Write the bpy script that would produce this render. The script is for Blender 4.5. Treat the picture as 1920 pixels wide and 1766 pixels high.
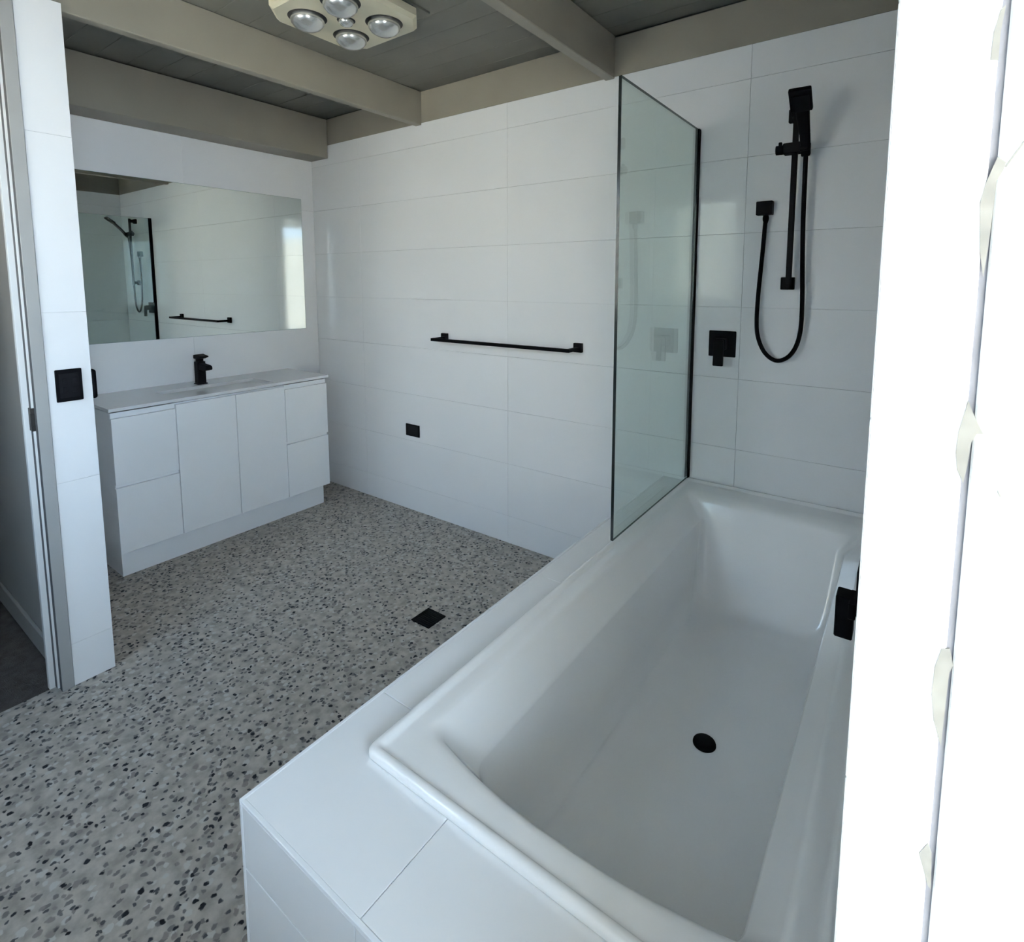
import bpy, bmesh, math, random
from mathutils import Vector, Matrix
from mathutils.geometry import tessellate_polygon

for o in list(bpy.data.objects):
    bpy.data.objects.remove(o, do_unlink=True)
S = bpy.context.scene
COL = S.collection
PI = math.pi

# ------------------------------------------------------------------ camera
cd = bpy.data.cameras.new('camera')
cam = bpy.data.objects.new('camera', cd); COL.objects.link(cam)
cd.sensor_fit = 'HORIZONTAL'; cd.sensor_width = 36.0
cd.lens = 1029.757 / 1920 * 36.0
cd.shift_x = (960 - 969.448) / 1920
cd.shift_y = (637.6 - 883) / 1920
cd.clip_start = 0.01
cam.location = (3.4976, -2.3701, 1.4626)
cam.rotation_euler = (PI / 2 - 0.1052, 0.0003, 0.6264)
S.camera = cam

# ------------------------------------------------------------------ sky light and exposure
W = bpy.data.worlds.new('overcast_sky'); S.world = W; W.use_nodes = True
bg = W.node_tree.nodes['Background']
# clear hazy sky: pale and bright at the horizon, deeper blue overhead, the same all round
wn, wl_ = W.node_tree.nodes, W.node_tree.links
wt = wn.new('ShaderNodeTexCoord'); wx = wn.new('ShaderNodeSeparateXYZ'); wl_.new(wt.outputs['Generated'], wx.inputs[0])
wr_ = wn.new('ShaderNodeValToRGB'); wl_.new(wx.outputs['Z'], wr_.inputs['Fac'])
wr_.color_ramp.elements[0].position = 0.05; wr_.color_ramp.elements[0].color = (0.62, 0.80, 1.0, 1)
wr_.color_ramp.elements[1].position = 0.75; wr_.color_ramp.elements[1].color = (0.19, 0.30, 0.45, 1)
wl_.new(wr_.outputs['Color'], bg.inputs['Color'])
bg.inputs['Strength'].default_value = 15.5
sun = bpy.data.lights.new('sun', 'SUN'); sun.energy = 57.0; sun.angle = .0093; sun.color = (1.0, .96, .90)
so_ = bpy.data.objects.new('sun', sun); COL.objects.link(so_)
so_.rotation_euler = (-math.radians(42), 0, 0)      # from behind the house, over the back wall
W.cycles.sampling_method = 'MANUAL'; W.cycles.sample_map_resolution = 256
S.view_settings.view_transform = 'Standard'
S.view_settings.look = 'None'
S.view_settings.gamma = 1.0
S.view_settings.use_curve_mapping = False
S.view_settings.exposure = 0.40
S.cycles.max_bounces = 8
S.cycles.diffuse_bounces = 5
S.cycles.glossy_bounces = 4
S.cycles.transmission_bounces = 4
S.cycles.transparent_max_bounces = 8
S.cycles.use_denoising = True
S.cycles.use_adaptive_sampling = True
S.cycles.adaptive_threshold = 0.1
S.cycles.adaptive_min_samples = 16
S.cycles.sample_clamp_indirect = 8.0

# ------------------------------------------------------------------ materials
def nodes_of(name):
    m = bpy.data.materials.new(name); m.use_nodes = True
    nt = m.node_tree
    return m, nt, nt.nodes['Principled BSDF']

def mat(name, col, rough=0.5, metal=0.0, spec=0.5, vary=0.0, vscale=6.0, bump=0.0, bscale=40.0, coat=0.0):
    m, nt, b = nodes_of(name)
    b.inputs['Roughness'].default_value = rough
    b.inputs['Metallic'].default_value = metal
    b.inputs['Specular IOR Level'].default_value = spec
    b.inputs['Coat Weight'].default_value = coat
    b.inputs['Coat Roughness'].default_value = 0.05
    tc = nt.nodes.new('ShaderNodeTexCoord')
    n = nt.nodes.new('ShaderNodeTexNoise'); n.inputs['Scale'].default_value = vscale
    n.inputs['Detail'].default_value = 1
    nt.links.new(tc.outputs['Object'], n.inputs['Vector'])
    r = nt.nodes.new('ShaderNodeValToRGB')
    lo = [max(0, c * (1 - vary)) for c in col]; hi = [min(1, c * (1 + vary)) for c in col]
    r.color_ramp.elements[0].position = 0.3; r.color_ramp.elements[0].color = (*lo, 1)
    r.color_ramp.elements[1].position = 0.7; r.color_ramp.elements[1].color = (*hi, 1)
    nt.links.new(n.outputs['Fac'], r.inputs['Fac'])
    nt.links.new(r.outputs['Color'], b.inputs['Base Color'])
    if bump > 0:
        n2 = nt.nodes.new('ShaderNodeTexNoise'); n2.inputs['Scale'].default_value = bscale
        n2.inputs['Detail'].default_value = 1
        nt.links.new(tc.outputs['Object'], n2.inputs['Vector'])
        bp = nt.nodes.new('ShaderNodeBump'); bp.inputs['Strength'].default_value = bump
        bp.inputs['Distance'].default_value = 0.01
        nt.links.new(n2.outputs['Fac'], bp.inputs['Height'])
        nt.links.new(bp.outputs['Normal'], b.inputs['Normal'])
    return m

def terrazzo():
    m, nt, b = nodes_of('pebble_terrazzo')
    N, L = nt.nodes, nt.links
    tc = N.new('ShaderNodeTexCoord')
    warp = N.new('ShaderNodeTexNoise'); warp.inputs['Scale'].default_value = 55; warp.inputs['Detail'].default_value = 2
    L.new(tc.outputs['Object'], warp.inputs['Vector'])
    sub = N.new('ShaderNodeVectorMath'); sub.operation = 'SUBTRACT'; sub.inputs[1].default_value = (.5, .5, .5)
    L.new(warp.outputs['Color'], sub.inputs[0])
    scl = N.new('ShaderNodeVectorMath'); scl.operation = 'SCALE'; scl.inputs['Scale'].default_value = 0.019
    L.new(sub.outputs[0], scl.inputs[0])
    add = N.new('ShaderNodeVectorMath'); add.operation = 'ADD'
    L.new(tc.outputs['Object'], add.inputs[0]); L.new(scl.outputs[0], add.inputs[1])

    def cells(scale, off):
        mp = N.new('ShaderNodeMapping'); mp.inputs['Location'].default_value = off
        mp.inputs['Rotation'].default_value = (0, 0, off[0])
        L.new(add.outputs[0], mp.inputs['Vector'])
        v = N.new('ShaderNodeTexVoronoi'); v.voronoi_dimensions = '2D'; v.inputs['Scale'].default_value = scale
        L.new(mp.outputs[0], v.inputs['Vector'])
        sp = N.new('ShaderNodeSeparateColor'); L.new(v.outputs['Color'], sp.inputs[0])
        return v.outputs['Distance'], sp.outputs[0], sp.outputs[1]

    def math_(op, a, bb):
        n = N.new('ShaderNodeMath'); n.operation = op; n.use_clamp = True
        for i, x in enumerate((a, bb)):
            if isinstance(x, (int, float)): n.inputs[i].default_value = x
            else: L.new(x, n.inputs[i])
        return n.outputs[0]

    def mixc(fac, a, c):
        n = N.new('ShaderNodeMix'); n.data_type = 'RGBA'
        L.new(fac, n.inputs[0])
        if isinstance(a, tuple): n.inputs[6].default_value = a
        else: L.new(a, n.inputs[6])
        if isinstance(c, tuple): n.inputs[7].default_value = c
        else: L.new(c, n.inputs[7])
        return n.outputs[2]
    # cement matrix: soft mottling of light and mid grey
    nz = N.new('ShaderNodeTexNoise'); nz.inputs['Scale'].default_value = 26; nz.inputs['Detail'].default_value = 3
    L.new(tc.outputs['Object'], nz.inputs['Vector'])
    rp = N.new('ShaderNodeValToRGB')
    rp.color_ramp.elements[0].position = .34; rp.color_ramp.elements[0].color = (.345, .312, .272, 1)
    rp.color_ramp.elements[1].position = .66; rp.color_ramp.elements[1].color = (.555, .505, .445, 1)
    L.new(nz.outputs['Fac'], rp.inputs['Fac'])
    col = rp.outputs['Color']
    # layers of chips: (cells per metre, share of cells that hold a chip, radius in cells, colour)
    for sc_, off, share, rad, c in ((38, (.3, .1, 0), .34, .42, (.56, .54, .50, 1)),
                                    (46, (1.3, .7, 0), .30, .40, (.20, .186, .175, 1)),
                                    (40, (4.1, 2.2, 0), .24, .42, (.285, .255, .23, 1)),
                                    (52, (2.2, 1.9, 0), .22, .38, (.085, .083, .086, 1)),
                                    (46, (3.1, .4, 0), .15, .36, (.011, .011, .015, 1))):
        d, r1, r2 = cells(sc_, off)
        has = math_('LESS_THAN', r1, share)
        rr = math_('MULTIPLY_ADD', r2, .5)
        rr_n = rr.node; rr_n.inputs[2].default_value = .55
        rad_ = math_('MULTIPLY', rr, rad)
        ed = math_('SUBTRACT', rad_, d)
        soft = math_('MULTIPLY', ed, 9.0)
        col = mixc(math_('MULTIPLY', soft, has), col, c)
    L.new(col, b.inputs['Base Color'])
    b.inputs['Roughness'].default_value = .55
    b.inputs['Specular IOR Level'].default_value = .35
    return m

def glass_mat(name='green_tinted_glass', tint=(.86, .905, .885, 1)):
    m = bpy.data.materials.new(name); m.use_nodes = True
    nt = m.node_tree; N, L = nt.nodes, nt.links
    for n in list(N):
        if n.type != 'OUTPUT_MATERIAL': N.remove(n)
    out = [n for n in N if n.type == 'OUTPUT_MATERIAL'][0]
    tr = N.new('ShaderNodeBsdfTransparent'); tr.inputs['Color'].default_value = tint
    gl = N.new('ShaderNodeBsdfGlossy'); gl.inputs['Roughness'].default_value = 0.0
    gl.inputs['Color'].default_value = (.9, .97, .95, 1)
    fr = N.new('ShaderNodeFresnel')
    geo = N.new('ShaderNodeNewGeometry')          # the pane's second surface has the same reflectance as its first
    ior = N.new('ShaderNodeMapRange'); ior.inputs['To Min'].default_value = 1.5; ior.inputs['To Max'].default_value = 1 / 1.5
    L.new(geo.outputs['Backfacing'], ior.inputs['Value']); L.new(ior.outputs[0], fr.inputs['IOR'])
    mx = N.new('ShaderNodeMixShader')
    L.new(fr.outputs[0], mx.inputs[0]); L.new(tr.outputs[0], mx.inputs[1]); L.new(gl.outputs[0], mx.inputs[2])
    L.new(mx.outputs[0], out.inputs['Surface'])
    return m

M = dict(
    tile=mat('white_gloss_tile', (.865, .868, .87), .07, spec=.28, vary=.012, vscale=3, bump=.012, bscale=7),
    grout=mat('pale_grout', (.74, .745, .745), .8, vary=.05, vscale=60),
    plaster=mat('white_plaster', (.86, .865, .87), .6, vary=.02, vscale=5, bump=.02, bscale=90),
    white_paint=mat('white_gloss_paint', (.84, .85, .85), .35, vary=.015, vscale=8, bump=.02, bscale=60),
    frame_paint=mat('grey_primed_frame', (.36, .362, .35), .5, vary=.04, vscale=7, bump=.03, bscale=70),
    jamb_paint=mat('off_white_jamb', (.72, .72, .70), .45, vary=.03, vscale=7),
    taupe=mat('taupe_beam_paint', (.285, .267, .22), .55, vary=.05, vscale=4, bump=.03, bscale=50),
    plank=mat('grey_green_ceiling_paint', (.18, .18, .156), .55, vary=.06, vscale=3, bump=.05, bscale=35),
    black=mat('matt_black_metal', (.0025, .0025, .004), .55, spec=.1, vary=.05, vscale=20),
    blackp=mat('black_plastic', (.0025, .0025, .004), .55, spec=.1, vary=.05, vscale=20),
    blackp2=mat('black_plastic_rocker', (.005, .005, .007), .45, spec=.18, vary=.05, vscale=20),
    hose=mat('black_rubber_hose', (.0025, .0025, .004), .55, spec=.1, vary=.05, vscale=60, bump=.3, bscale=300),
    vanity=mat('white_lacquer', (.90, .915, .925), .28, vary=.01, vscale=4),
    ceramic=mat('white_ceramic', (.76, .77, .775), .10, vary=.008, vscale=4, coat=.3),
    acrylic=mat('white_bath_acrylic', (.93, .925, .91), .13, vary=.012, vscale=5, coat=.25),
    chrome=mat('chrome', (.62, .64, .66), .08, metal=1, vary=.02),
    silver=mat('mirror_silver', (.74, .79, .775), .006, metal=1, vary=.0),
    mirror_edge=mat('mirror_edge_glass', (.18, .26, .24), .2, vary=.05),
    cream=mat('aged_cream_plastic', (.66, .62, .47), .4, vary=.04, vscale=9),
    bulb=mat('frosted_reflector_bulb', (.62, .63, .62), .24, metal=.75, vary=.10, vscale=14),
    groove_shade=mat('dark_groove_shade', (.085, .088, .09), .8, vary=.1, vscale=60),  # dark colour stands in for shade in the door frame's grooves
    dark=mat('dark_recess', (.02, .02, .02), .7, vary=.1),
    bronze=mat('dark_bronze_latch', (.03, .026, .022), .5, metal=.3, vary=.1, vscale=40),
    carpet=mat('brown_grey_carpet', (.125, .108, .096), .95, spec=.1, vary=.15, vscale=30, bump=.6, bscale=250),
    hall=mat('grey_hall_paint', (.39, .37, .335), .7, vary=.03, vscale=3),
    deck=mat('weathered_concrete', (.42, .42, .41), .8, vary=.1, vscale=2),
    trim=mat('white_edge_trim', (.86, .87, .88), .3, vary=.01),
    bare=mat('bare_beige_filler', (.25, .24, .215), .7, vary=.12, vscale=60),
    caulk=mat('lilac_grey_caulk', (.20, .20, .225), .6, vary=.1, vscale=30),
    glassedge=mat('dark_polished_edge', (.006, .012, .012), .15, vary=.1),
    warm_bounce_render=mat('warm_bounce_render', (.74, .70, .60), .9, vary=.06, vscale=3, bump=.1),
    floor=terrazzo(), glass=glass_mat(), clear=glass_mat('clear_window_glass', (.985, .99, .987, 1)),
)

# ------------------------------------------------------------------ mesh helpers
def mesh_from(bm, name):
    bmesh.ops.recalc_face_normals(bm, faces=bm.faces)
    me = bpy.data.meshes.new(name); bm.to_mesh(me); bm.free()
    return me

def link(name, me, material, parent=None, smooth=False):
    o = bpy.data.objects.new(name, me); COL.objects.link(o)
    if material is not None and not me.materials: me.materials.append(material)
    if smooth:
        for p in me.polygons: p.use_smooth = True
    if parent is not None:
        o.parent = parent
        o.matrix_parent_inverse = Matrix.Translation(parent.location).inverted()
    return o

def box_bm(x0, x1, y0, y1, z0, z1, bev=0.0, seg=1, bm=None):
    own = bm is None
    if own: bm = bmesh.new()
    r = bmesh.ops.create_cube(bm, size=1.0)
    vs = r['verts']
    for v in vs:
        v.co = Vector(((x0 + x1) / 2 + v.co.x * (x1 - x0), (y0 + y1) / 2 + v.co.y * (y1 - y0), (z0 + z1) / 2 + v.co.z * (z1 - z0)))
    if bev > 0:
        es = list({e for v in vs for e in v.link_edges})
        bmesh.ops.bevel(bm, geom=es, offset=bev, segments=seg, affect='EDGES', profile=.5)
    return bm

def box(name, x0, x1, y0, y1, z0, z1, material, parent=None, bev=0.0, seg=1, smooth=False):
    return link(name, mesh_from(box_bm(x0, x1, y0, y1, z0, z1, bev, seg), name), material, parent, smooth)

def boxes(name, lst, material, parent=None, bev=0.0, seg=1):
    bm = bmesh.new()
    for b in lst: box_bm(*b, bev=bev, seg=seg, bm=bm)
    return link(name, mesh_from(bm, name), material, parent)

def prism(name, pts, z0, z1, material, parent=None, bev=0.0, axis='z'):
    """closed outline extruded along an axis"""
    bm = bmesh.new()
    def P(a, b, c): return (a, b, c) if axis == 'z' else ((a, c, b) if axis == 'y' else (c, a, b))
    lo = [bm.verts.new(P(p[0], p[1], z0)) for p in pts]; hi = [bm.verts.new(P(p[0], p[1], z1)) for p in pts]
    bm.faces.new(lo[::-1]); bm.faces.new(hi)
    n = len(pts)
    for i in range(n): bm.faces.new((lo[i], lo[(i + 1) % n], hi[(i + 1) % n], hi[i]))
    bmesh.ops.recalc_face_normals(bm, faces=bm.faces)
    if bev > 0: bmesh.ops.bevel(bm, geom=list(bm.edges), offset=bev, segments=1, affect='EDGES', profile=.5)
    return link(name, mesh_from(bm, name), material, parent)

def lathe(name, prof, centre, material, parent=None, n=32, smooth=True, axis='z'):
    bm = bmesh.new(); rings = []
    for r, h in prof:
        ring = []
        for k in range(n):
            a = 2 * PI * k / n
            p = (r * math.cos(a), r * math.sin(a), h)
            if axis == 'y': p = (p[0], p[2], p[1])
            if axis == 'x': p = (p[2], p[0], p[1])
            ring.append(bm.verts.new(Vector(centre) + Vector(p)))
        rings.append(ring)
    for a, b in zip(rings, rings[1:]):
        for k in range(n): bm.faces.new((a[k], a[(k + 1) % n], b[(k + 1) % n], b[k]))
    for ring, rh in ((rings[0], prof[0]), (rings[-1], prof[-1])):
        if rh[0] > 1e-5: bm.faces.new(ring)
    bmesh.ops.remove_doubles(bm, verts=bm.verts, dist=1e-6)
    return link(name, mesh_from(bm, name), material, parent, smooth)

def tube(name, pts, rad, material, parent=None, n=12, res=10):
    """smooth tube through points (Catmull-Rom); rad is a number or one per point"""
    P = [Vector(p) for p in pts]
    R = rad if isinstance(rad, (list, tuple)) else [rad] * len(P)
    path, rr = [], []
    for i in range(len(P) - 1):
        p0 = P[max(i - 1, 0)]; p1 = P[i]; p2 = P[i + 1]; p3 = P[min(i + 2, len(P) - 1)]
        for k in range(res):
            t = k / res
            path.append(.5 * ((2 * p1) + (p2 - p0) * t + (2 * p0 - 5 * p1 + 4 * p2 - p3) * t * t + (3 * p1 - p0 - 3 * p2 + p3) * t ** 3))
            rr.append(R[i] * (1 - t) + R[i + 1] * t)
    path.append(P[-1]); rr.append(R[-1])
    bm = bmesh.new(); rings = []; up = Vector((0, 1, 0.01)).normalized()
    for i, p in enumerate(path):
        d = (path[min(i + 1, len(path) - 1)] - path[max(i - 1, 0)]).normalized()
        s = d.cross(up)
        if s.length < 1e-4: s = d.cross(Vector((1, 0, 0)))
        s.normalize(); u = s.cross(d).normalized(); up = u
        rings.append([bm.verts.new(p + rr[i] * (math.cos(2 * PI * k / n) * s + math.sin(2 * PI * k / n) * u)) for k in range(n)])
    for a, b in zip(rings, rings[1:]):
        for k in range(n): bm.faces.new((a[k], a[(k + 1) % n], b[(k + 1) % n], b[k]))
    bm.faces.new(rings[0]); bm.faces.new(rings[-1])
    return link(name, mesh_from(bm, name), material, parent, True)

def bar_between(name, a, b, w, d, material, parent=None, bev=.002, w2=None, d2=None):
    """rectangular bar from a to b, w across X, d across the remaining direction"""
    a, b = Vector(a), Vector(b); t = (b - a).normalized()
    s = Vector((1, 0, 0)); s = (s - t * s.dot(t)).normalized(); u = t.cross(s)
    w2 = w2 or w; d2 = d2 or d
    bm = bmesh.new()
    A = [bm.verts.new(a + s * i * w / 2 + u * j * d / 2) for i, j in ((-1, -1), (1, -1), (1, 1), (-1, 1))]
    B = [bm.verts.new(b + s * i * w2 / 2 + u * j * d2 / 2) for i, j in ((-1, -1), (1, -1), (1, 1), (-1, 1))]
    bm.faces.new(A[::-1]); bm.faces.new(B)
    for k in range(4): bm.faces.new((A[k], A[(k + 1) % 4], B[(k + 1) % 4], B[k]))
    bmesh.ops.recalc_face_normals(bm, faces=bm.faces)
    if bev: bmesh.ops.bevel(bm, geom=list(bm.edges), offset=bev, segments=2, affect='EDGES', profile=.5)
    return link(name, mesh_from(bm, name), material, parent)

def empty(name, loc=(0, 0, 0)):
    o = bpy.data.objects.new(name, None); COL.objects.link(o); o.location = loc
    o.empty_display_size = .05
    return o

def tag(o, label, cat, kind=None, group=None):
    o['label'] = label; o['category'] = cat
    if kind: o['kind'] = kind
    if group: o['group'] = group
    return o

tile_mesh = {}
def tile_piece(parent, axis, a0, a1, b0, b1, face, sign, material=None, t=.008, name='tile', gap=.0005):
    """one wall or ledge tile: axis = normal axis; a,b in-plane extents; face = coordinate of its visible face, sign = direction it faces"""
    w, h = a1 - a0 - 2 * gap, b1 - b0 - 2 * gap
    key = (axis, sign, round(w, 4), round(h, 4), material.name if material else '')
    if key not in tile_mesh:
        e = {'x': ((-t, 0) if sign > 0 else (0, t), (-w / 2, w / 2), (-h / 2, h / 2)),
             'y': ((-w / 2, w / 2), (-t, 0) if sign > 0 else (0, t), (-h / 2, h / 2)),
             'z': ((-w / 2, w / 2), (-h / 2, h / 2), (-t, 0))}[axis]
        me = mesh_from(box_bm(*e[0], *e[1], *e[2], bev=.0005), 'tile')
        me.materials.append(material or M['tile']); tile_mesh[key] = me
    o = bpy.data.objects.new(name, tile_mesh[key]); COL.objects.link(o)
    ca, cb = (a0 + a1) / 2, (b0 + b1) / 2
    o.location = {'x': (face, ca, cb), 'y': (ca, face, cb), 'z': (ca, cb, face)}[axis]
    o.parent = parent; o.matrix_parent_inverse = Matrix.Translation(parent.location).inverted()
    return o

# ------------------------------------------------------------------ dimensions
XW = 3.475          # inner face of the wall behind the bath
YJ = -1.88          # window opening in that wall starts here and runs towards the viewer
YE = -2.62          # ... and ends here
ZT = 2.389          # top of tiling
ZC = 2.566          # ceiling boards
ZS = .80            # window sill height
EAVE = 2.0          # depth of the unseen eave added to block high sky
YF = -3.05          # wall behind the viewer
ROWS = [0.0, .159, .459, .759, 1.059, 1.359, 1.659, 1.959, 2.259, ZT]
HT = .58            # top of the tiled bath surround

# ------------------------------------------------------------------ setting
o = box('floor', 1.052, 3.62, YF, .02, -.05, 0, M['floor'])
tag(o, 'grey and black speckled pebble terrazzo bathroom floor', 'floor', 'structure')
box('alcove_section', -.1, 1.052, -1.70, .02, -.05, 0, M['floor'], o)
o = box('floor_hall', -2.2, 1.052, -4.2, -1.70, -.06, -.002, M['carpet'])
tag(o, 'dark brown carpet beyond the open doorway', 'floor', 'structure')
o = box('ground', 3.62, 40, -40, 40, -.2, -.12, M['deck'])
tag(o, 'pale concrete ground outside the bathroom window', 'ground', 'structure')

# ceiling: painted boards running along X
ceil = box('ceiling', -.1, 3.75, YF - .1, .12, ZC + .014, ZC + .06, M['plank'])
tag(ceil, 'grey green boarded ceiling above the painted beams', 'ceiling', 'structure')
yy = .05; pm = None
while yy > YF - .05:
    if pm is None:
        pm = mesh_from(box_bm(0, 3.74, -.1344, 0, 0, .013, bev=.0012), 'plank'); pm.materials.append(M['plank'])
    p = bpy.data.objects.new('plank', pm); COL.objects.link(p); p.location = (-.09, yy, ZC); p.parent = ceil
    yy -= .135
for (x0, x1, z0, lab) in ((0.0, .19, 2.302, 'deep taupe painted beam along the wall above the mirror'),
                          (1.045, 1.092, 2.377, 'narrow taupe ceiling beam between the wall beam and the heat lamp'),
                          (2.283, 2.33, 2.38, 'narrow taupe ceiling beam between the heat lamp and the glass screen'),
                          (3.50, 3.62, 2.377, 'taupe ceiling beam over the wall behind the bath')):
    o = box('beam', x0, x1, YF if x0 > .01 else -1.69, .0018 if x0 > .01 else -.0005, z0, ZC - (.001 if x0 > .01 else .008), M['taupe'], bev=.003)
    if x0 < .01: o.location.x = .0005
    tag(o, lab, 'beam', 'structure')

# back wall with its tiles and the painted boards above them
wb = box('wall_back', -.1, 3.75, .0095, .11, -.05, ZC + .05, M['grout'])
tag(wb, 'white tiled wall carrying the towel rail and shower', 'wall', 'structure')
XC = [0.0, .51, 1.7195, 2.9203, XW]
for j in range(len(ROWS) - 1):
    for i in range(4):
        tile_piece(wb, 'y', XC[i], XC[i + 1], ROWS[j], ROWS[j + 1], 0.0, -1)
for (a, b) in ((.10, 1.068), (1.068, 2.306), (2.306, 3.475)):
    box('frieze_board', a, b, .002, .0094, ZT + .001, ZC - (.001 if 1 < a < 2 else .007), M['taupe'], wb)

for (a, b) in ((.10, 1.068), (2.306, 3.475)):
    box('gap_shade_strip', a, b, .004, .0094, ZC - .0069, ZC - .0008, M['dark'], wb)  # dark strip fills the joint and stands in for its shadow

# mirror wall
wl = box('wall_left', -.11, -.0095, -1.70, .0095, -.05, ZC + .05, M['grout'])
tag(wl, 'white tiled wall behind the mirror and vanity', 'wall', 'structure')
YC = [0.0, -.85, -1.683]
RW = [0.0, .159, .759, 1.359, 1.959, 2.302]
for j in range(len(RW) - 1):
    for i in range(2):
        tile_piece(wl, 'x', YC[i + 1], YC[i], RW[j], RW[j + 1], 0.0, 1, gap=.0003)

# partition between the vanity alcove and the hall (its end faces the room)
wp = box('wall_partition', -.1, 1.092, -1.808, -1.6925, 0, ZC, M['plaster'])
tag(wp, 'narrow white tiled wall end with the light switch', 'wall', 'structure')
RW[-1] = 2.398
for j in range(len(RW) - 1):
    tile_piece(wp, 'x', -1.8095, -1.683, RW[j], RW[j + 1], 1.102, 1, t=.009, gap=.0003)
    tile_piece(wp, 'y', 0.0, 1.0925, RW[j], RW[j + 1], -1.683, 1, t=.009, gap=.0003)
box('frieze_board', 1.0925, 1.100, -1.808, -1.69, 2.40, ZC - .001, M['taupe'], wp)
box('hall_facing', -.09, 1.045, -1.8165, -1.8085, 0, 2.5, M['hall'], wp)
box('baseboard_hall', -.09, 1.045, -1.829, -1.817, 0, .085, M['hall'], wp, bev=.002)

# wall with the doorway, towards the viewer
wd = boxes('wall_doorway', [(1.0, 1.1, YF - .1, -2.66, -.06, ZC), (1.0, 1.1, -2.66, -1.872, 2.46, ZC)], M['plaster'])
tag(wd, 'white wall pierced by the hall doorway', 'wall', 'structure')
# hall shell
boxes_ = [(-2.3, -2.2, -4.3, -1.70, -.06, 2.5), (-2.2, 1.1, -4.3, -4.2, -.06, 2.5), (-2.2, -.1, -1.80, -1.70, -.06, 2.5), (1.0, 1.1, -4.2, YF - .1, -.06, 2.5)]
o = boxes('wall_hall', boxes_, M['hall']); tag(o, 'grey painted hall wall beyond the doorway', 'wall', 'structure')
o = box('ceiling_hall', -2.3, 1.04, -4.3, -1.70, 2.45, 2.5, M['hall']); tag(o, 'plain hall ceiling beyond the doorway', 'ceiling', 'structure')

# hall door frame: stepped jamb with the sliding leaf pushed home in its pocket
d1 = empty('door_1', (1.09, -1.84, 0)); tag(d1, 'grey hall door frame with stepped jamb and latch beside the switch wall', 'door', 'structure')
ar = box('architrave', 1.0795, 1.106, -1.8455, -1.8105, 0, 2.46, M['frame_paint'], d1, bev=.001)
box('groove_shade_strip', 1.0805, 1.1045, -1.8462, -1.8455, 0.001, 2.46, M['groove_shade'], ar)  # dark strip paints the shade on the frame's turned-away face
lf = box('door_leaf', 1.0545, 1.079, -1.8525, -1.8105, .004, 2.46, M['jamb_paint'], d1, bev=.001)
box('groove_shade_strip', 1.0555, 1.0775, -1.8532, -1.8525, 0.005, 2.46, M['groove_shade'], lf)
boxes('latch', [(1.056, 1.0820, -1.8565, -1.845, .955, 1.035), (1.0795, 1.0835, -1.8575, -1.847, .972, 1.018)], M['bronze'], lf, bev=.001)
box('jamb', 1.033, 1.0540, -1.8695, -1.8105, 0, 2.46, M['jamb_paint'], d1, bev=.001)
box('jamb', 1.046, 1.106, -2.68, -2.655, 0, 2.459, M['jamb_paint'], d1, bev=.0015)
box('head_jamb', 1.046, 1.106, -2.655, -1.871, 2.425, 2.459, M['jamb_paint'], d1, bev=.0015)

# wall behind the bath, with the open outside window
wr = boxes('wall_right', [(XW + .0095, 3.60, YJ + .012, .0095, -.05, ZC + .05), (XW + .0095, 3.60, YF, YE - .012, -.05, ZC + .05),
                          (XW + .0095, 3.60, YE - .012, YJ + .012, 2.32, ZC + .05), (XW + .0095, 3.60, YE - .012, YJ + .012, -.05, ZS - .02)], M['grout'])
tag(wr, 'white tiled wall at the side of the bath', 'wall', 'structure')
YR = [0.0, -.68, YJ]
for j in range(len(ROWS) - 1):
    for i in range(2):
        tile_piece(wr, 'x', YR[i + 1], YR[i], ROWS[j], ROWS[j + 1], XW, -1)
    tile_piece(wr, 'x', YF, YE, ROWS[j], ROWS[j + 1], XW, -1)
    if ROWS[j] < ZS - .03: tile_piece(wr, 'x', YE, YJ, ROWS[j], min(ROWS[j + 1], ZS - .02), XW, -1)
tile_piece(wr, 'x', YE, YJ, 2.33, ZT, XW, -1)
box('frieze_board', XW - .002, XW + .0095, YF, .0, ZT + .001, ZC - .001, M['taupe'], wr)

FW = (1.2, 2.15, 1.25, 2.25)     # unseen window added behind the viewpoint to let in fill light
wf = boxes('wall_front', [(1.1, FW[0], YF - .1, YF, -.05, ZC + .05), (FW[1], 3.60, YF - .1, YF, -.05, ZC + .05),
                          (FW[0], FW[1], YF - .1, YF, -.05, FW[2]), (FW[0], FW[1], YF - .1, YF, FW[3], ZC + .05)], M['plaster'])
tag(wf, 'plain white wall behind the viewpoint', 'wall', 'structure')
ev = box('sky_block_eave', 3.60, 3.60 + EAVE, -7, 4, 2.42, 2.50, M['taupe'])  # unseen, added to keep high sky off surfaces near the window
tag(ev, 'unseen taupe eave added outside to block high sky', 'light blocker', 'structure')

w2 = empty('fill_window', ((FW[0] + FW[1]) / 2, YF, FW[2])); tag(w2, 'white framed window added behind the viewpoint for fill light', 'window', 'structure')
fx = (FW[0] + FW[1]) / 2
boxes('frame', [(FW[0], FW[0] + .04, YF - .06, YF - .01, FW[2], FW[3]), (FW[1] - .04, FW[1], YF - .06, YF - .01, FW[2], FW[3]), (fx - .02, fx + .02, YF - .06, YF - .01, FW[2], FW[3]),
                (FW[0], FW[1], YF - .06, YF - .01, FW[2], FW[2] + .04), (FW[0], FW[1], YF - .06, YF - .01, FW[3] - .04, FW[3])], M['white_paint'], w2)
for a, b in ((FW[0] + .04, fx - .02), (fx + .02, FW[1] - .04)):
    box('pane', a, b, YF - .037, YF - .033, FW[2] + .04, FW[3] - .04, M['clear'], w2)
gw = box('wall_bounce', -4, 12, -6.2, -6.0, -.15, 2.6, M['warm_bounce_render'])  # unseen wall added to bounce warm sunlight through the window behind the viewpoint
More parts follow.
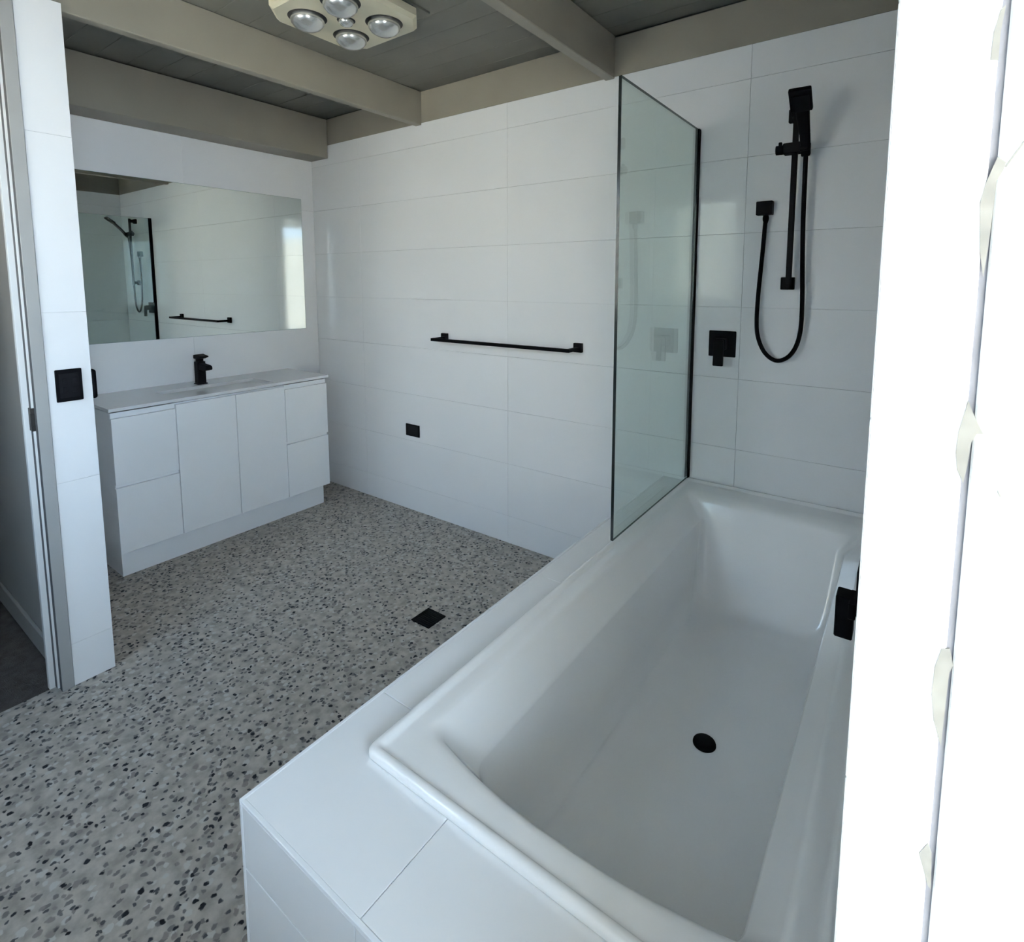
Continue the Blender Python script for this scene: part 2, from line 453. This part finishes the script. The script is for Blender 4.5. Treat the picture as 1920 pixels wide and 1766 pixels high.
tag(gw, 'unseen sunlit cream wall added outside to bounce warm light in', 'wall', 'structure')
gr = box('ground_garden', -4, 3.62, -6.0, YF - .1, -.2, -.12, M['deck'])
tag(gr, 'pale concrete path along the added bounce wall outside', 'ground', 'structure')

# open window: lining board, caulk joint, outer board, both sides, head and sill
d2 = empty('window_1', (3.53, YJ, ZS)); tag(d2, 'brightly lit white window jamb with cracked caulk joint', 'window', 'structure')
XG = 3.5335
box('jamb_lining', XW + .0005, XG - .0017, YJ, YJ + .0118, ZS - .02, 2.32, M['white_paint'], d2, bev=.0008)
box('caulk_joint', XG - .0017, XG + .0027, YJ + .0028, YJ + .0118, ZS - .02, 2.32, M['caulk'], d2)
box('outer_board', XG + .0027, 3.70, YJ, YJ + .020, ZS - .02, 2.32, M['white_paint'], d2, bev=.0012)
box('jamb_lining', XW + .0005, 3.70, YE - .0118, YE, ZS - .02, 2.32, M['white_paint'], d2, bev=.0008)
box('head_lining', XW + .0005, 3.70, YE, YJ, 2.306, 2.3195, M['white_paint'], d2, bev=.0008)
box('sill', XW - .004, 3.72, YE, YJ, ZS - .0195, ZS, M['white_paint'], d2, bev=.002)
# places where the caulk has torn and bares the filler
def patch(pts, y=YJ - .0004, t=.0012):
    bm = bmesh.new()
    tri = [Vector((p[0], p[1], 0)) for p in pts]
    a = [bm.verts.new((p[0], y, p[1])) for p in pts]; b = [bm.verts.new((p[0], y + t, p[1])) for p in pts]
    for f in tessellate_polygon([tri]):
        bm.faces.new([a[i] for i in f]); bm.faces.new([b[i] for i in f][::-1])
    n = len(pts)
    for i in range(n): bm.faces.new((a[i], a[(i + 1) % n], b[(i + 1) % n], b[i]))
    return link('torn_caulk_patch', mesh_from(bm, 'torn_caulk_patch'), M['bare'], d2)
for pts in ([(3.531, 1.638), (3.5285, 1.625), (3.528, 1.608), (3.532, 1.607), (3.532, 1.625), (3.5335, 1.641)],
            [(3.536, 1.545), (3.5405, 1.541), (3.5395, 1.536), (3.5365, 1.529), (3.536, 1.508), (3.5352, 1.484), (3.534, 1.466), (3.531, 1.484), (3.529, 1.516), (3.531, 1.528), (3.533, 1.535)],
            [(3.532, 1.38), (3.535, 1.372), (3.539, 1.363), (3.5415, 1.358), (3.538, 1.3575), (3.5355, 1.351), (3.5345, 1.335), (3.533, 1.321), (3.529, 1.33), (3.5275, 1.342), (3.528, 1.357), (3.53, 1.369)],
            [(3.5335, 1.196), (3.5365, 1.184), (3.5345, 1.177), (3.534, 1.152), (3.5335, 1.118), (3.528, 1.136), (3.5255, 1.156), (3.526, 1.178), (3.529, 1.194)],
            [(3.531, 1.036), (3.5335, 1.029), (3.535, 0.999), (3.533, 1.001), (3.526, 1.024)],
            [(3.5400, 1.5385), (3.5408, 1.5375), (3.5560, 1.5655), (3.5552, 1.5660)],
            [(3.5515, 1.3205), (3.5525, 1.3190), (3.5538, 1.3160), (3.5530, 1.3155), (3.5518, 1.3180)]):
    patch(pts)

# ------------------------------------------------------------------ tiled bath surround
X0, Y0 = 2.61, -1.957
bs = boxes('bath_surround', [(X0 + .0095, 2.705, Y0 + .0095, -.0005, 0, HT - .0095), (2.705, XW - .001, Y0 + .0095, -1.77, 0, HT - .0095)], M['grout'])
tag(bs, 'white tiled ledge boxing in the bathtub', 'bath surround')
TR = .007
YL = [-.0005, -.453, -1.0495, -1.646]
for i in range(3): tile_piece(bs, 'z', X0 + TR, 2.722, YL[i + 1], YL[i], HT, 1, gap=.0008)
L_ = [(X0 + TR, -1.6468), (2.722, -1.6468), (2.722, -1.768), (2.9227, -1.768), (2.9227, Y0 + TR), (X0 + TR, Y0 + TR)]
prism('tile', [(x, y) for x, y in L_[::-1]], HT - .008, HT, M['tile'], bs, bev=.0006)
tile_piece(bs, 'z', 2.9237, XW - .001, Y0 + TR, -1.768, HT, 1, gap=.0006)
for (za, zb) in ((0, .153), (.153, .453), (.453, HT - TR)):
    tile_piece(bs, 'y', X0 + TR, 2.920, za, zb, Y0, -1, gap=.0012); tile_piece(bs, 'y', 2.920, XW - .001, za, zb, Y0, -1, gap=.0012)
    for i in range(3): tile_piece(bs, 'x', YL[i + 1], YL[i], za, zb, X0, -1)
    tile_piece(bs, 'x', Y0 + TR, YL[3], za, zb, X0, -1)
box('edge_trim', X0 - .0006, X0 + TR, Y0 - .0006, -.0005, HT - TR, HT + .0006, M['trim'], bs, bev=.001)
box('edge_trim', X0 + TR, XW - .001, Y0 - .0006, Y0 + TR, HT - TR, HT + .0006, M['trim'], bs, bev=.001)
box('edge_trim', X0 - .0006, X0 + TR, Y0 - .0006, Y0 + TR, 0, HT - TR, M['trim'], bs, bev=.001)

# ------------------------------------------------------------------ bathtub
def bath_mesh():
    NS, NC = 26, 7       # points per side, per corner
    def ring(x0, x1, y0, y1, r, z, bow=0.0, far=0.0):
        pts = []
        cs = ((x1 - r, y0 + r, -PI / 2), (x1 - r, y1 - r, 0), (x0 + r, y1 - r, PI / 2), (x0 + r, y0 + r, PI))
        for c in range(4):
            cx, cy, a0 = cs[c]
            for k in range(NC + 1):
                a = a0 + (PI / 2) * k / NC
                pts.append((cx + r * math.cos(a), cy + r * math.sin(a)))
            nx, ny, na = cs[(c + 1) % 4]
            e = (nx + r * math.cos(na), ny + r * math.sin(na)); s = pts[-1]
            for k in range(1, NS):
                t = k / NS; pts.append((s[0] + (e[0] - s[0]) * t, s[1] + (e[1] - s[1]) * t))
        out = []
        xc, hw, yc = (x0 + x1) / 2, (x1 - x0) / 2, (y0 + y1) / 2
        for x, y in pts:
            if bow and y < yc:
                w = max(0.0, min(1.0, (yc - y) / (yc - y0))) ** 6
                y -= bow * w * max(0.0, 1 - abs((x - xc) / hw) ** 2.2)
            if far and y > yc:
                w = max(0.0, min(1.0, (y - yc) / (y1 - yc))) ** 6
                y += far * w * max(0.0, 1 - abs((x - xc) / hw) ** 2)
            out.append((x, y, z))
        return out
    OX0, OX1, OY0, OY1 = 2.7135, 3.471, -1.7765, -.003
    IX0, IX1, IY0, IY1 = 2.788, 3.402, -1.655, -.158
    R = []
    def out_ring(ins, z, r): R.append(ring(OX0 + ins, OX1 - ins, OY0 + ins, OY1 - ins, r, z))
    out_ring(.003, HT + .0004, .018); out_ring(0, .587, .020); out_ring(.0015, .595, .020); out_ring(.006, .5995, .018)
    out_ring(.012, .6005, .015); out_ring(.017, .5995, .012); out_ring(.021, .5955, .010); out_ring(.0245, .5925, .008); out_ring(.029, .5915, .008)
    out_ring(.034, .5916, .012)
    # ledge to inner edge, then down the walls
    def lerp(a, b, t): return a + (b - a) * t
    def side(z):
        # inward run of the long sides: a flared upper band, a crease, then a steeper wall down to the floor fillet
        if z >= .577: return 0.0
        if z >= .505: return .058 * (.577 - z) / .072
        if z >= .27: return .058 + .018 * (.505 - z) / .235
        return .076 + .021 * ((.27 - z) / .0665) ** 1.6
    def wall(t, z, r, bow, g=(0, 0, 0, 0)):
        # t: 0 at the top inner edge, 1 at the foot of the end walls
        d = side(z)
        x0 = IX0 + d - g[0]; x1 = IX1 - d * .9 + g[1]
        y0 = lerp(IY0, -1.44, t) - g[2]; y1 = lerp(IY1, -.325, t) + g[3]
        R.append(ring(x0, x1, y0, y1, r, z, bow))
    wall(0, .5912, .030, .030, (.024, .02, .034, .05)); wall(0, .5895, .030, .036, (.013, .012, .018, .03))
    wall(0, .5850, .030, .040, (.005, .005, .007, .012)); wall(0, .577, .030, .042)
    wall(.035, .562, .030, .042); wall(.10, .535, .030, .040); wall(.155, .511, .030, .038); wall(.167, .505, .030, .038); wall(.18, .499, .030, .038); wall(.20, .490, .030, .037)
    wall(.26, .460, .030, .036); wall(.36, .42, .032, .032); wall(.50, .362, .034, .028)
    wall(.64, .308, .038, .024); wall(.74, .268, .044, .02); wall(.85, .234, .055, .015); wall(.93, .2155, .075, .012); wall(1.0, .2035, .10, .010)
    base = ring(IX0 + side(.2035), IX1 - .9 * side(.2035), -1.44, -.325, .10, .2035, .01)
    c = Vector((3.098, -.93, 0))
    for t, z in ((.10, .1965), (.25, .192), (.5, .189), (.75, .187), (.94, .1865)):
        R.append([(lerp(p[0], c.x, t), lerp(p[1], c.y, t), z) for p in base])
    bm = bmesh.new()
    V = [[bm.verts.new(p) for p in ring_] for ring_ in R]
    n = len(R[0])
    for a, b in zip(V, V[1:]):
        for k in range(n): bm.faces.new((a[k], a[(k + 1) % n], b[(k + 1) % n], b[k]))
    bm.faces.new(V[-1])
    return mesh_from(bm, 'bathtub')
bt = link('bathtub', bath_mesh(), M['acrylic'], None, True)
tag(bt, 'white inset bathtub with sloping ends and raised rim', 'bathtub')
bt.data.polygons.foreach_set('use_smooth', [True] * len(bt.data.polygons))
dr = lathe('drain_plug', [(0.0, .1975), (.018, .1970), (.027, .1945), (.030, .1915), (.031, .188), (.031, .1862)], (3.098, -.93, 0), M['black'], bt)
dr['label'] = 'round black drain plug'

# ------------------------------------------------------------------ glass bath screen
XGL, YGL = 2.7235, -.760
gs = box('glass_screen', XGL - .005, XGL + .005, YGL + .0012, -.012, .6015, 2.0915, M['glass'])
tag(gs, 'clear green tinted glass bath screen fixed to the shower wall', 'glass screen')
ge = box('polished_edge', XGL - .005, XGL + .005, YGL, YGL + .0012, .6015, 2.0915, M['glassedge'], gs)
box('polished_edge', XGL - .005, XGL + .005, YGL, -.012, 2.0915, 2.0922, M['glassedge'], gs)
ch = boxes('wall_channel', [(XGL - .0075, XGL - .0052, -.026, -.0003, .6015, 2.0935), (XGL + .0052, XGL + .0075, -.026, -.0003, .6015, 2.0935),
                            (XGL - .0075, XGL + .0075, -.010, -.0003, .6015, 2.0935)], M['black'], gs)
ch['label'] = 'black metal wall channel'
sl = box('sealing_strip', XGL - .003, XGL + .003, YGL + .001, -.012, .6005, .6015, M['glassedge'], gs)

# ------------------------------------------------------------------ vanity
va = empty('vanity', (.23, -.85, 0))
tag(va, 'wide white vanity cabinet with doors, drawers and integrated basin', 'vanity')
box('body', .002, .441, -1.438, -.262, .150, .845, M['vanity'], va, bev=.001)
box('kickboard', .05, .380, -1.415, -.262, 0.0, .1497, M['vanity'], va, bev=.001)
FX0, FX1 = .443, .461
def front(name, y0, y1, z0, z1):
    return box(name, FX0, FX1, y0 + .0015, y1 - .0015, z0, z1, M['vanity'], va, bev=.0012)
cols = [-1.441, -1.158, -.850, -.556, -.262]
cols[4] = -.265
for a, b in ((cols[0], cols[1]), (cols[3], cols[4])):
    front('drawer', a, b, .150, .478); front('drawer', a, b, .495, .818)
front('door', cols[1], cols[2], .150, .838); front('door', cols[2], cols[3], .150, .838)
for a, b in ((cols[0], cols[1]), (cols[3], cols[4])):
    box('finger_rail', .430, .447, a + .004, b - .004, .479, .494, M['vanity'], va)
    box('finger_rail', .430, .447, a + .004, b - .004, .819, .845, M['vanity'], va)
def basin_top():
    bm = bmesh.new()
    y0, y1, x0, x1, zt, zb = -1.448, -.252, .002, .4655, .869, .8535
    hx0, hx1, hy0, hy1 = .185, .432, -1.15, -.60
    def rr(x0, x1, y0, y1, r, n=6):
        P = []
        for cx, cy, a0 in ((x1 - r, y0 + r, -PI / 2), (x1 - r, y1 - r, 0), (x0 + r, y1 - r, PI / 2), (x0 + r, y0 + r, PI)):
            for k in range(n + 1): a = a0 + PI / 2 * k / n; P.append((cx + r * math.cos(a), cy + r * math.sin(a)))
        return P
    outer = rr(x0, x1, y0, y1, .004, 2); hole = rr(hx0, hx1, hy0, hy1, .012)
    vo = [bm.verts.new((x, y, zt)) for x, y in outer]; vh = [bm.verts.new((x, y, zt)) for x, y in hole]
    allv = vo + vh
    for f in tessellate_polygon([[Vector((x, y, 0)) for x, y in outer], [Vector((x, y, 0)) for x, y in hole]]):
        try: bm.faces.new([allv[i] for i in f])
        except ValueError: pass
    lo = [bm.verts.new((x, y, zb)) for x, y in outer]
    n = len(outer)
    for k in range(n): bm.faces.new((vo[k], vo[(k + 1) % n], lo[(k + 1) % n], lo[k]))
    bm.faces.new(lo)
    prev = vh; n = len(hole)
    for (a, b, c, d, r, z) in ((.003, .002, .003, .003, .012, .866), (.020, .006, .045, .045, .014, .838), (.036, .010, .09, .09, .016, .808), (.046, .016, .115, .115, .022, .794), (.06, .03, .13, .13, .03, .790)):
        ring = [bm.verts.new((x, y, z)) for x, y in rr(hx0 + a, hx1 - b, hy0 + c, hy1 - d, r)]
        for k in range(n): bm.faces.new((prev[k], prev[(k + 1) % n], ring[(k + 1) % n], ring[k]))
        prev = ring
    bm.faces.new(prev)
    return mesh_from(bm, 'basin_top')
bt_ = link('basin_top', basin_top(), M['ceramic'], va)
bt_['label'] = 'white ceramic top with sunken rectangular basin'
# overflow ring on the sloping back of the bowl, and the waste
lathe('overflow_ring', [(.006, .004), (.010, .006), (.0125, .004), (.0135, .0), (.0135, -.004)], (.213, -.868, .838), M['chrome'], bt_, n=24, axis='x')
lathe('overflow_hole', [(.0, .0035), (.0062, .0035), (.0062, -.004)], (.213, -.868, .838), M['dark'], bt_, n=20, axis='x')
lathe('waste', [(.0, .7945), (.026, .7945), (.030, .793), (.030, .7895)], (.31, -.875, 0), M['black'], bt_, n=28)

# tap
tp = empty('basin_tap', (.125, -.880, .869)); tag(tp, 'black square mixer tap standing on the vanity basin', 'tap')
box('base_plate', .098, .152, -.908, -.852, .8692, .8755, M['black'], tp, bev=.002)
box('column', .103, .147, -.903, -.857, .8755, 1.002, M['black'], tp, bev=.003, seg=2)
prism('spout', [(.140, .958), (.140, .994), (.235, .986), (.243, .978), (.243, .962), (.200, .953)], -.897, -.863, M['black'], tp, bev=.003, axis='y')
lathe('cartridge_neck', [(.020, 1.002), (.020, 1.018)], (.125, -.880, 0), M['black'], tp, n=24)
prism('lever', [(.100, 1.018), (.100, 1.040), (.130, 1.0455), (.188, 1.037), (.192, 1.031), (.147, 1.018)], -.904, -.856, M['black'], tp, bev=.003, axis='y')

# mirror
mi = box('mirror', .0004, .0052, -1.60, -.099, 1.137, 2.034, M['mirror_edge'])
tag(mi, 'wide frameless mirror above the vanity', 'mirror')
box('silvered_face', .0052, .0056, -1.5985, -.1005, 1.1385, 2.0325, M['silver'], mi)

# ------------------------------------------------------------------ electrical plates
sw = empty('light_switch', (1.102, -1.7505, 1.103)); tag(sw, 'square black four-gang light switch on the white wall end', 'light switch')
box('plate', 1.1022, 1.1085, -1.789, -1.7125, 1.046, 1.160, M['blackp'], sw, bev=.003, seg=2)
box('inner_plate', 1.1085, 1.1098, -1.779, -1.7225, 1.060, 1.146, M['blackp2'], sw, bev=.0006)
for yy in (-1.7655, -1.736):
    for zz in (1.088, 1.119):
        box('rocker', 1.1098, 1.1125, yy - .007, yy + .007, zz - .010, zz + .010, M['blackp2'], sw, bev=.0012)
so = empty('wall_socket', (1.06, -1.683, 1.10)); tag(so, 'thin black socket plate seen edge-on beside the vanity splashback', 'wall socket')
box('plate', 1.010, 1.0915, -1.6828, -1.664, 1.040, 1.147, M['blackp'], so, bev=.009, seg=3)
box('socket_face', 1.025, 1.076, -1.664, -1.6625, 1.055, 1.132, M['blackp2'], so, bev=.0006)
ol = empty('power_point', (.97, 0, .53)); tag(ol, 'small black power point low on the tiled wall', 'power point')
box('plate', .911, 1.030, -.0085, -.0002, .491, .567, M['blackp'], ol, bev=.002, seg=2)
box('inner_plate', .919, 1.022, -.0098, -.0085, .499, .559, M['blackp2'], ol, bev=.0005)

# ------------------------------------------------------------------ towel rail
tr = empty('towel_rail', (1.72, 0, 1.14)); tag(tr, 'slim black towel rail on the white tiled wall', 'towel rail')
for xc in (1.262, 2.162):
    box('wall_mount', xc - .024, xc + .024, -.018, -.0002, 1.117, 1.163, M['black'], tr, bev=.002)
    boxes('arm', [(xc - .009, xc + .009, -.1115, -.016, 1.126, 1.143)], M['black'], tr, bev=.0015)
box('rail', 1.252, 2.172, -.1175, -.0995, 1.126, 1.143, M['black'], tr, bev=.0018)

# ------------------------------------------------------------------ shower fittings
sm = empty('shower_mixer', (2.851, 0, 1.205)); tag(sm, 'square black shower mixer plate with lever near the glass screen', 'mixer')
box('plate', 2.796, 2.906, -.009, -.0002, 1.150, 1.259, M['black'], sm, bev=.003, seg=2)
box('body', 2.829, 2.873, -.050, -.008, 1.182, 1.228, M['black'], sm, bev=.003)
bar_between('lever', (2.851, -.055, 1.224), (2.851, -.060, 1.117), .040, .016, M['black'], sm, bev=.003)

sr = empty('shower_rail', (3.10, 0, 1.46)); tag(sr, 'vertical black shower rail with sliding holder', 'shower rail')
for z0, z1 in ((1.433, 1.481), (2.062, 2.110)):
    box('bracket', 3.067, 3.115, -.022, -.0002, z0, z1, M['black'], sr, bev=.002)
    box('bracket_arm', 3.082, 3.106, -.062, -.020, z0 + .010, z1 - .008, M['black'], sr, bev=.002)
box('bar', 3.0915, 3.1105, -.066, -.047, 1.436, 2.112, M['black'], sr, bev=.002)
hd = box('slider', 3.062, 3.124, -.080, -.036, 1.937, 1.976, M['black'], sr, bev=.003)
lathe('slider_knob', [(.017, .0), (.017, .026), (.014, .028), (.0, .028)], (3.036, -.058, 1.9565), M['black'], hd, n=20, axis='x')
box('slider_lock', 3.044, 3.056, -.064, -.052, 1.970, 1.985, M['black'], hd, bev=.002)
box('handset_cradle', 3.120, 3.153, -.098, -.052, 1.937, 1.972, M['black'], hd, bev=.004)

hs = empty('hand_shower', (3.138, -.08, 1.95)); tag(hs, 'black square hand shower leaning out from the rail with looping hose', 'hand shower')
bar_between('handle', (3.1395, -.066, 1.925), (3.1405, -.118, 1.992), .030, .022, M['black'], hs, bev=.004, w2=.034, d2=.02)
bar_between('neck', (3.1405, -.116, 1.990), (3.1395, -.186, 2.062), .034, .02, M['black'], hs, bev=.004, w2=.044, d2=.018)
hp = bar_between('spray_head', (3.1365, -.178, 2.058), (3.1385, -.252, 2.110), .070, .018, M['black'], hs, bev=.004)
bar_between('spray_face', (3.1370, -.186, 2.0515), (3.1380, -.240, 2.0895), .056, .004, M['blackp2'], hp, bev=.0012)
hose_px = [(3.0025, -.020, 1.712), (3.000, -.021, 1.66), (2.996, -.022, 1.565), (2.989, -.026, 1.42), (2.988, -.03, 1.31), (2.996, -.033, 1.245),
           (3.020, -.035, 1.190), (3.052, -.036, 1.160), (3.083, -.036, 1.1565), (3.115, -.036, 1.178), (3.138, -.036, 1.222), (3.149, -.036, 1.29),
           (3.149, -.038, 1.40), (3.143, -.042, 1.55), (3.139, -.048, 1.70), (3.1385, -.055, 1.84), (3.139, -.063, 1.925)]
tube('hose', hose_px, .0082, M['hose'], hs, n=14, res=8)
lathe('hose_nut', [(.0, 1.722), (.0095, 1.722), (.0115, 1.716), (.0115, 1.706), (.008, 1.694), (.0068, 1.690)], (3.0025, -.020, 0), M['black'], hs, n=18)
eb = box('wall_elbow', 2.967, 3.027, -.034, -.0002, 1.724, 1.777, M['black'], bev=.003, seg=2)
tag(eb, 'black square water outlet elbow feeding the shower hose', 'wall elbow')
lathe('outlet_collar', [(.0, 1.727), (.013, 1.727), (.013, 1.7225), (.0, 1.7225)], (3.0025, -.020, 0), M['black'], eb, n=20)

bm_ = empty('bath_mixer', (XW, -1.27, .93)); tag(bm_, 'black bath mixer on the wall half hidden by the window jamb', 'mixer')
box('plate', 3.4465, XW - .0003, -1.325, -1.215, .898, .979, M['black'], bm_, bev=.002)
box('body', 3.436, 3.4475, -1.318, -1.26, .886, .914, M['black'], bm_, bev=.002)
box('lever', 3.4160, 3.4440, -1.300, -1.262, .838, .914, M['black'], bm_, bev=.002)

# ------------------------------------------------------------------ floor drain
fd = empty('floor_drain', (1.858, -.765, 0)); tag(fd, 'square black floor drain grate in the speckled floor', 'floor drain')
dx0, dx1, dy0, dy1 = 1.805, 1.911, -.818, -.712
box('pan', dx0 + .002, dx1 - .002, dy0 + .002, dy1 - .002, .0002, .001, M['dark'], fd)
boxes('frame', [(dx0, dx1, dy0, dy0 + .012, .0002, .004), (dx0, dx1, dy1 - .012, dy1, .0002, .004),
                (dx0, dx0 + .012, dy0 + .012, dy1 - .012, .0002, .004), (dx1 - .012, dx1, dy0 + .012, dy1 - .012, .0002, .004)], M['black'], fd, bev=.0006)
for k in range(8):
    yy = dy0 + .0165 + k * .0104
    box('slat', dx0 + .012, dx1 - .012, yy - .0032, yy + .0032, .001, .0036, M['black'], fd)

# ------------------------------------------------------------------ ceiling heat lamp unit
hx, hy, hh, chf, zb = 1.577, -.886, .236, .078, 2.507
hl = empty('heat_lamp', (hx, hy, ZC)); tag(hl, 'cream four-bulb bathroom heat lamp on the boarded ceiling', 'heat lamp')
def octa(h, c): return [(h - c, -h), (h, -h + c), (h, h - c), (h - c, h), (-h + c, h), (-h, h - c), (-h, -h + c), (-h + c, -h)]
BS, BR = .105, .0745
centres = [(-BS, -BS), (BS, -BS), (BS, BS), (-BS, BS)]
def lamp_body():
    bm = bmesh.new()
    o0 = octa(hh - .012, chf - .004); o1 = octa(hh, chf)
    holes = []
    for cx, cy in centres: holes.append([(cx + BR * math.cos(2 * PI * k / 36), cy + BR * math.sin(2 * PI * k / 36)) for k in range(36)])
    holes.append([(.036 * math.cos(2 * PI * k / 24), .036 * math.sin(2 * PI * k / 24)) for k in range(24)])
    loops = [o0] + holes
    allv = []
    for lp in loops: allv += [bm.verts.new((hx + x, hy + y, zb)) for x, y in lp]
    for f in tessellate_polygon([[Vector((x, y, 0)) for x, y in lp] for lp in loops]):
        try: bm.faces.new([allv[i] for i in f])
        except ValueError: pass
    prev = allv[:8]
    for pts, z in ((o1, zb + .014), (o1, ZC - .0165)):
        nxt = [bm.verts.new((hx + x, hy + y, z)) for x, y in pts]
        for k in range(8): bm.faces.new((prev[k], prev[(k + 1) % 8], nxt[(k + 1) % 8], nxt[k]))
        prev = nxt
    bm.faces.new(prev)
    return mesh_from(bm, 'housing')
link('housing', lamp_body(), M['cream'], hl)
prism('housing_gap_shade', [(hx + x, hy + y) for x, y in octa(hh - .008, chf)], ZC - .0165, ZC - .0095, M['dark'], hl)  # dark octagon stands in for the shadow gap above the housing
box('mounting_board', hx - hh, hx + hh, hy - hh, hy + hh, ZC - .0095, ZC - .0005, M['plank'], hl, bev=.001)
for cx, cy in centres:
    lathe('socket_recess', [(BR, zb), (BR * .98, zb + .02), (BR * .7, zb + .038), (0, zb + .040)], (hx + cx, hy + cy, 0), M['dark'], hl, n=36)
    lathe('heat_bulb', [(.030, zb + .034), (.048, zb + .018), (.061, zb + .002), (.0645, zb - .012), (.062, zb - .022), (.052, zb - .034), (.036, zb - .043), (.018, zb - .0475), (0, zb - .0485)],
          (hx + cx, hy + cy, 0), M['bulb'], hl, n=36)
lathe('socket_recess', [(.036, zb), (.035, zb + .02), (0, zb + .022)], (hx, hy, 0), M['dark'], hl, n=24)
lathe('centre_bulb', [(.020, zb + .018), (.028, zb + .004), (.029, zb - .006), (.024, zb - .016), (.012, zb - .022), (0, zb - .0235)], (hx, hy, 0), M['bulb'], hl, n=24)
